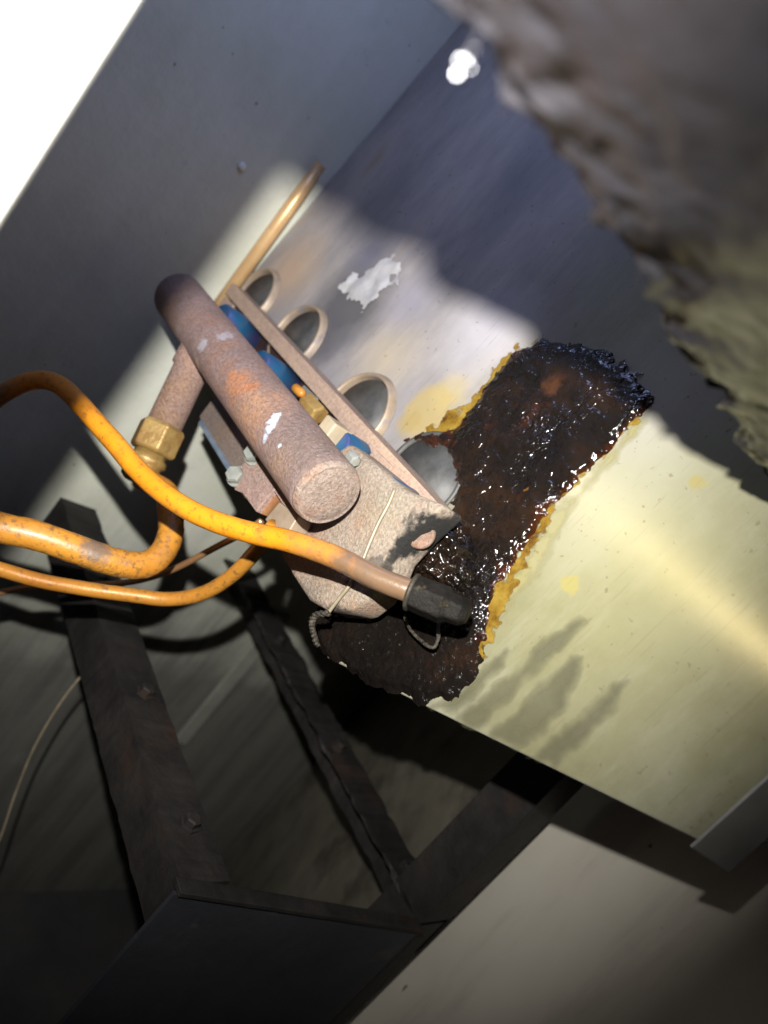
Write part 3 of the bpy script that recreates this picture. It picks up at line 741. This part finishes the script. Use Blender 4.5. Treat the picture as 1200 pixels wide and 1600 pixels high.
# charred wire loop hanging in the crust under the nut
pts = [at_y(632, 962, .338), at_y(640, 982, .336), at_y(660, 1003, .335), at_y(676, 1012, .335), at_y(684, 1000, .336), at_y(686, 975, .338), at_y(700, 966, .339), at_y(722, 962, .341)]
pp = catmull(pts, 8)
v, f = sweep(pp, 0.0011, 8, prof=lambda a_, t_: 1 + 0.6 * mnoise.noise(Vector((math.cos(a_), math.sin(a_), t_ * 60))))
tag(build('charred_loop', v, f, M_BLACKWIRE, smooth=True, loc=pts[0]), 'charred wire loop hanging in the burnt crust under the black nut', 'wire')

# ------------------------------------------------------------------ grease on the tank front
def set_d(o, add=0.0):
    at_ = o.data.attributes.new('depth_in', 'FLOAT', 'POINT')
    at_.data.foreach_set('value', [q + add for q in LAST_D])
G1 = [(632, 690), (668, 676), (708, 676), (735, 640), (768, 594), (800, 556), (848, 530), (900, 540), (955, 550), (1000, 588), (1018, 625), (1004, 650), (972, 682), (930, 728), (884, 770), (852, 806), (812, 868), (782, 912), (766, 950), (758, 1000), (735, 1020), (690, 985), (620, 950), (596, 905), (640, 865), (700, 806), (712, 772), (716, 735), (700, 700), (660, 690)]
def hg(u, v, d):
    e_ = min(1.0, d / 0.009); e_ = e_ * (2 - e_)
    flow = 0.5 + 0.5 * mnoise.noise(Vector((u * 90, v * 26, 3.3)))
    lum = abs(mnoise.fractal(Vector((u * 70, v * 60, 7.7)), 0.8, 2.2, 4))
    return 0.0006 + e_ * (0.0020 + 0.0030 * flow + 0.0016 * lum)
v, f = wall_layer(G1, 0.0011, 0.0035, 130, hg, 1.0)
o = build('wet_grease', v, f, M_GREASE, smooth=True, loc=WO)
set_d(o)
o['kind'] = 'stuff'; tag(o, 'wet black tar-like grease running down the tank front', 'grease')
G2 = [(500, 950), (560, 930), (600, 905), (650, 925), (745, 940), (756, 985), (754, 1035), (735, 1075), (700, 1100), (655, 1098), (600, 1078), (545, 1050), (505, 1015), (486, 975)]
def hc_(u, v, d):
    e_ = min(1.0, d / 0.006)
    return 0.0004 + e_ * (0.0030 + 0.0018 * abs(mnoise.fractal(Vector((u * 110, v * 110, 1.7)), 0.7, 2.2, 5)) + 0.002 * mnoise.noise(Vector((u * 40, v * 40, 9))))
v, f = wall_layer(G2, 0.0012, 0.0045, 70, hc_, 4.0)
o = build('burnt_crust', v, f, M_CRUST, smooth=True, loc=WO)
o['kind'] = 'stuff'; tag(o, 'matt burnt grease crust speckled with rust below the black nut', 'grease')
# thick lumps of grease heaped against the box end and nut
G3 = [(600, 915), (622, 872), (655, 852), (700, 815), (740, 830), (752, 880), (742, 928), (700, 925), (665, 915), (640, 925)]
def hl(u, v, d):
    e_ = min(1.0, d / 0.006)
    n_ = mnoise.voronoi(Vector((u * 190, v * 190, 4.0)))[0][0]
    return 0.003 + e_ * (0.013 + 0.010 * max(0.0, 0.55 - n_) + 0.006 * mnoise.fractal(Vector((u * 90, v * 90, 2.1)), 0.8, 2.2, 4))
v, f = wall_layer(G3, 0.0008, 0.004, 140, hl, 12.0)
o = build('grease_lumps', v, f, M_GREASE, smooth=True, loc=WO)
set_d(o, 0.01)
o['kind'] = 'stuff'; tag(o, 'lumpy wet grease heaped between the box end and the black nut', 'grease')

def film(name, pts, mat, label, cat, h=0.0004, amp=0.002, sc=150, seed=1.0, step=0.001, rise=0.25):
    v, f = wall_layer(pts, step, amp, sc, lambda u, v_, d: h + min(d, 0.001) * rise, seed)
    o = build(name, v, f, mat, smooth=True, loc=WO)
    at_ = o.data.attributes.new('depth_in', 'FLOAT', 'POINT')
    at_.data.foreach_set('value', LAST_D)
    return tag(o, label, cat)
film('amber_film', [(990, 640), (1010, 640), (992, 662), (955, 700), (912, 742), (874, 780), (860, 815), (828, 872), (808, 912), (790, 955), (770, 1005), (745, 1030), (735, 950), (760, 930), (800, 880), (840, 810), (900, 750), (950, 700)], M_AMBER,
     'amber yellow oil rim along the lower right edge of the black grease', 'oil film', 0.0007, 0.0062, 150, 2.0)
film('pale_film', [(1004, 640), (1026, 640), (965, 722), (905, 790), (872, 850), (846, 896), (800, 950), (770, 985), (745, 1010), (750, 960), (800, 890), (850, 815), (920, 740)], M_PALEFILM,
     'pale yellow oil band just outside the amber rim', 'oil film', 0.0002, 0.0045, 60, 6.0, 0.0013, 0.0)
film('amber_film', [(640, 690), (690, 655), (720, 640), (748, 610), (780, 565), (810, 540), (838, 536), (800, 580), (760, 640), (715, 690)], M_AMBER,
     'ochre oil patch along the upper left edge of the black grease', 'oil film', 0.0005, 0.0060, 120, 3.0)
stains = [([(670, 1105), (720, 1070), (755, 1040), (790, 1008), (803, 1016), (778, 1055), (745, 1090), (705, 1122)], 'short dark oil streak closest to the burnt crust', 4),
          ([(700, 1125), (745, 1090), (800, 1045), (850, 995), (905, 958), (928, 966), (880, 1020), (830, 1065), (790, 1105), (750, 1145)], 'longest dark oil streak reaching up the tank front', 5),
          ([(755, 1150), (800, 1110), (845, 1065), (890, 1018), (915, 1022), (908, 1065), (885, 1110), (850, 1150), (810, 1178)], 'broad dark oil streak in the middle of the streaks', 6),
          ([(820, 1185), (870, 1145), (925, 1095), (975, 1052), (992, 1060), (968, 1105), (925, 1155), (870, 1205)], 'rightmost dark oil streak low on the tank front', 7)]
for i, (pp_, lab, sd_) in enumerate(stains):
    film('oil_streak', pp_, M_OIL, lab, 'oil stain', 0.00025 + 0.00004 * i, 0.0022, 90, sd_, 0.0012, 0.0)
v, f = wall_layer([(532, 452), (548, 432), (575, 424), (592, 412), (615, 405), (630, 420), (622, 440), (600, 452), (585, 470), (566, 488), (556, 470), (545, 462)], 0.001, 0.006, 130,
                  lambda u, v_, d: 0.0012 + 0.0022 * mnoise.noise(Vector((u * 80, v_ * 80, 2))), 9.0)
tag(build('paint_flake', v, f, M_FLAKE, loc=WO), 'ragged grey flake of paint peeling off the tank front', 'flake')

# ------------------------------------------------------------------ frame under the tank
ZF = ZC - 0.35
def angle_bar(name, x0, x1, y, z, w, label, flip=1, amp=0.0012):
    pr_ = [(0, 0), (flip * w, 0), (flip * w, -0.003), (flip * 0.003, -0.003), (flip * 0.003, -w), (0, -w)]
    v, f = rough_bar(x0, x1, y, z, pr_, amp)
    o = tag(build(name, v, f, M_IRON, loc=((x0 + x1) / 2, y, z - w)), label, 'angle bar')
    for q in (0.30, 0.62, 0.9):
        c_ = Vector((x0 + (x1 - x0) * q, y + flip * w * 0.55, z))
        b_ = build('bolt_head', *lathe(c_, (0, 0, 1), [(-0.001, 0.0085), (0.0015, 0.0085), (0.002, 0.0062), (0.0065, 0.0062), (0.0075, 0.005)], 6), M_IRON)
        b_.parent = o; b_.matrix_parent_inverse = Matrix.Translation(-o.location)
    return o
A = at_z(283, 1380, ZF); B = at_z(680, 1440, ZF)
angle_bar('angle_bar', XS + 0.001, A.x, A.y, ZF, 0.040, 'dark rusty angle bar running under the orange tubes')
angle_bar('angle_bar', XS + 0.001, B.x, B.y + 0.02, ZF, 0.042, 'black crusted angle bar below the grease', -1, 0.0035)
post = [B + Vector((0, -.022, 0)), B + Vector((0, .022, 0)), B + Vector((-.003, .022, 0)), B + Vector((-.003, -.019, 0)), B + Vector((-.04, -.019, 0)), B + Vector((-.04, -.022, 0))]
v, f = prism([p + Vector((0, 0, -0.30)) for p in post], (0, 0, 0.52))
tag(build('frame_post', v, f, M_IRON, loc=B - Vector((0, 0, 0.3)), bevel=0.0008), 'dark upright angle post rising to the sloping tank bottom', 'post')
v, f = prism([A + Vector((0.002, -0.004, -0.004)), B + Vector((0.002, -0.024, -0.004)), B + Vector((0.002, -0.024, -ZF + 0.002)), A + Vector((0.002, -0.004, -ZF + 0.002))], (0.003, 0, 0))
tag(build('end_panel', v, f, M_NAVY, loc=(A + B) / 2 - Vector((0, 0, 0.35))), 'blackish navy steel panel with a rusty top edge at the bottom', 'panel')
v, f = prism([A + Vector((-0.004, -0.004, -0.002)), B + Vector((-0.004, -0.024, -0.002)), B + Vector((-0.004, -0.024, 0.002)), A + Vector((-0.004, -0.004, 0.002))], (0.012, 0, 0))
tag(build('rusty_lip', v, f, M_IRON, loc=(A + B) / 2, bevel=0.0006), 'rusty rim bar along the top of the dark navy panel', 'bar')
v, f = box(XS + 0.001, XS + 0.006, 0.682, 0.706, ZC - 0.66, ZC - 0.40)  # added pale strip stands in for light falling on the side wall
tag(build('light_patch_strip', v, f, plain('pale_light_patch', (.20, .20, .175), (.30, .30, .26), 20, .5, .1), loc=(XS, 0.69, ZC - 0.66), bevel=0.001), 'pale upright strip added as a patch of light under the tubes', 'strip')

# ------------------------------------------------------------------ near things: white door panel, torn insulation
arc = [(-0.1632 + 0.006 * math.sin(q), 0.0295 - 0.006 * math.cos(q)) for q in np.linspace(0, math.pi * 0.95, 12)]
prof_ = [(-0.75, 0.0235)] + arc + [(-0.180, 0.0352), (-0.180, 0.0255), (-0.75, 0.0255)]
v, f = prism([Vector((a_, b_, ZC - 0.5)) for a_, b_ in prof_], (0, 0, 1.05))
tag(build('white_panel', v, f, M_WHITE, loc=(-0.4, 0.038, ZC - 0.5)), 'blurred glaring white enamel panel in the upper left corner', 'panel')

X0, X1, Y0, Y1 = -0.137, 0.26, 0.018, 0.352
NX, NY = 130, 150
def under(i, j):
    a, b = i / (NX - 1), j / (NY - 1)
    a2 = a ** 2.0
    yf = -0.008 + min(max(a2 * (X1 - X0), 0) * 1.2, 0.090)      # front edge runs back to the right
    y = yf + (Y1 - yf) * b
    ed = X0 - 0.012 * min(1, max(0, 1 - (y - 0.018) / 0.03)) + 0.007 * mnoise.fractal(Vector((0.3, y * 24, 5)), 0.9, 2.1, 4) + 0.0045 * mnoise.fractal(Vector((9, y * 70, 5)), 0.8, 2.2, 4)
    x = ed + (X1 - X0) * a2
    dx = max(x - X0, 0)
    z = 0.0502 + 0.16 * dx + 0.0008 * mnoise.fractal(Vector((x * 40, y * 30, 1)), 0.9, 2.1, 3) * math.exp(-dx / 0.016)
    z += (0.0016 * mnoise.noise(Vector((x * 90, y * 70, 4))) + 0.0012 * mnoise.noise(Vector((x * 200, y * 170, 8)))) * math.exp(-dx / 0.011)
    z -= 0.0022 * (1 - 2 * abs(mnoise.fractal(Vector((x * 75, y * 55, 2.5)), 0.9, 2.2, 4))) * math.exp(-dx / 0.020) - 0.0006
    z += (0.0026 * mnoise.noise(Vector((3.1, y * 42, 6))) - 0.0004) * math.exp(-dx / 0.03)
    return Vector((x, y, ZC + z))
vs_ = [under(i, j) for i in range(NX) for j in range(NY)]
n0 = len(vs_)
vs_ += [p + Vector((0.004 if k // NY == 0 else 0, 0, 0.06)) for k, p in enumerate(vs_)]
fs_ = []
for i in range(NX - 1):
    for j in range(NY - 1):
        a, b, c_, d_ = i * NY + j, (i + 1) * NY + j, (i + 1) * NY + j + 1, i * NY + j + 1
        fs_.append((a, b, c_, d_)); fs_.append((n0 + a, n0 + d_, n0 + c_, n0 + b))
for i in range(NX - 1):
    for j in (0, NY - 1):
        a, b = i * NY + j, (i + 1) * NY + j; fs_.append((a, b, n0 + b, n0 + a))
for j in range(NY - 1):
    for i in (0, NX - 1):
        a, b = i * NY + j, i * NY + j + 1; fs_.append((a, b, n0 + b, n0 + a))
tag(build('insulation_panel', vs_, fs_, M_INSUL, smooth=True, loc=(0.0, 0.2, ZC + 0.06)), 'blurred torn brown insulation panel overhead with a crumbling edge', 'insulation')

dr = thing('hanging_drip', 'cluster of drops coloured white for a blurred glint, hanging beside the torn panel', 'drip', at(726, 90, .125))
for px, py, r_ in ((738, 80, .0005), (718, 94, .00025), (714, 116, .00035), (734, 106, .0002)):
    bm = bmesh.new(); bmesh.ops.create_uvsphere(bm, u_segments=16, v_segments=10, radius=r_)
    c_ = at(px, py, .125)
    vs2 = [c_ + w.co for w in bm.verts]; fs2 = [tuple(w.index for w in fc.verts) for fc in bm.faces]; bm.free()
    build('drop', vs2, fs2, M_DROP, dr, smooth=True)
v, f = sweep(catmull([at(765, 25, .118), at(745, 60, .122), at(728, 92, .125), at(716, 112, .125)], 5), 0.00025, 6)
build('strand', v, f, M_INSUL, dr)
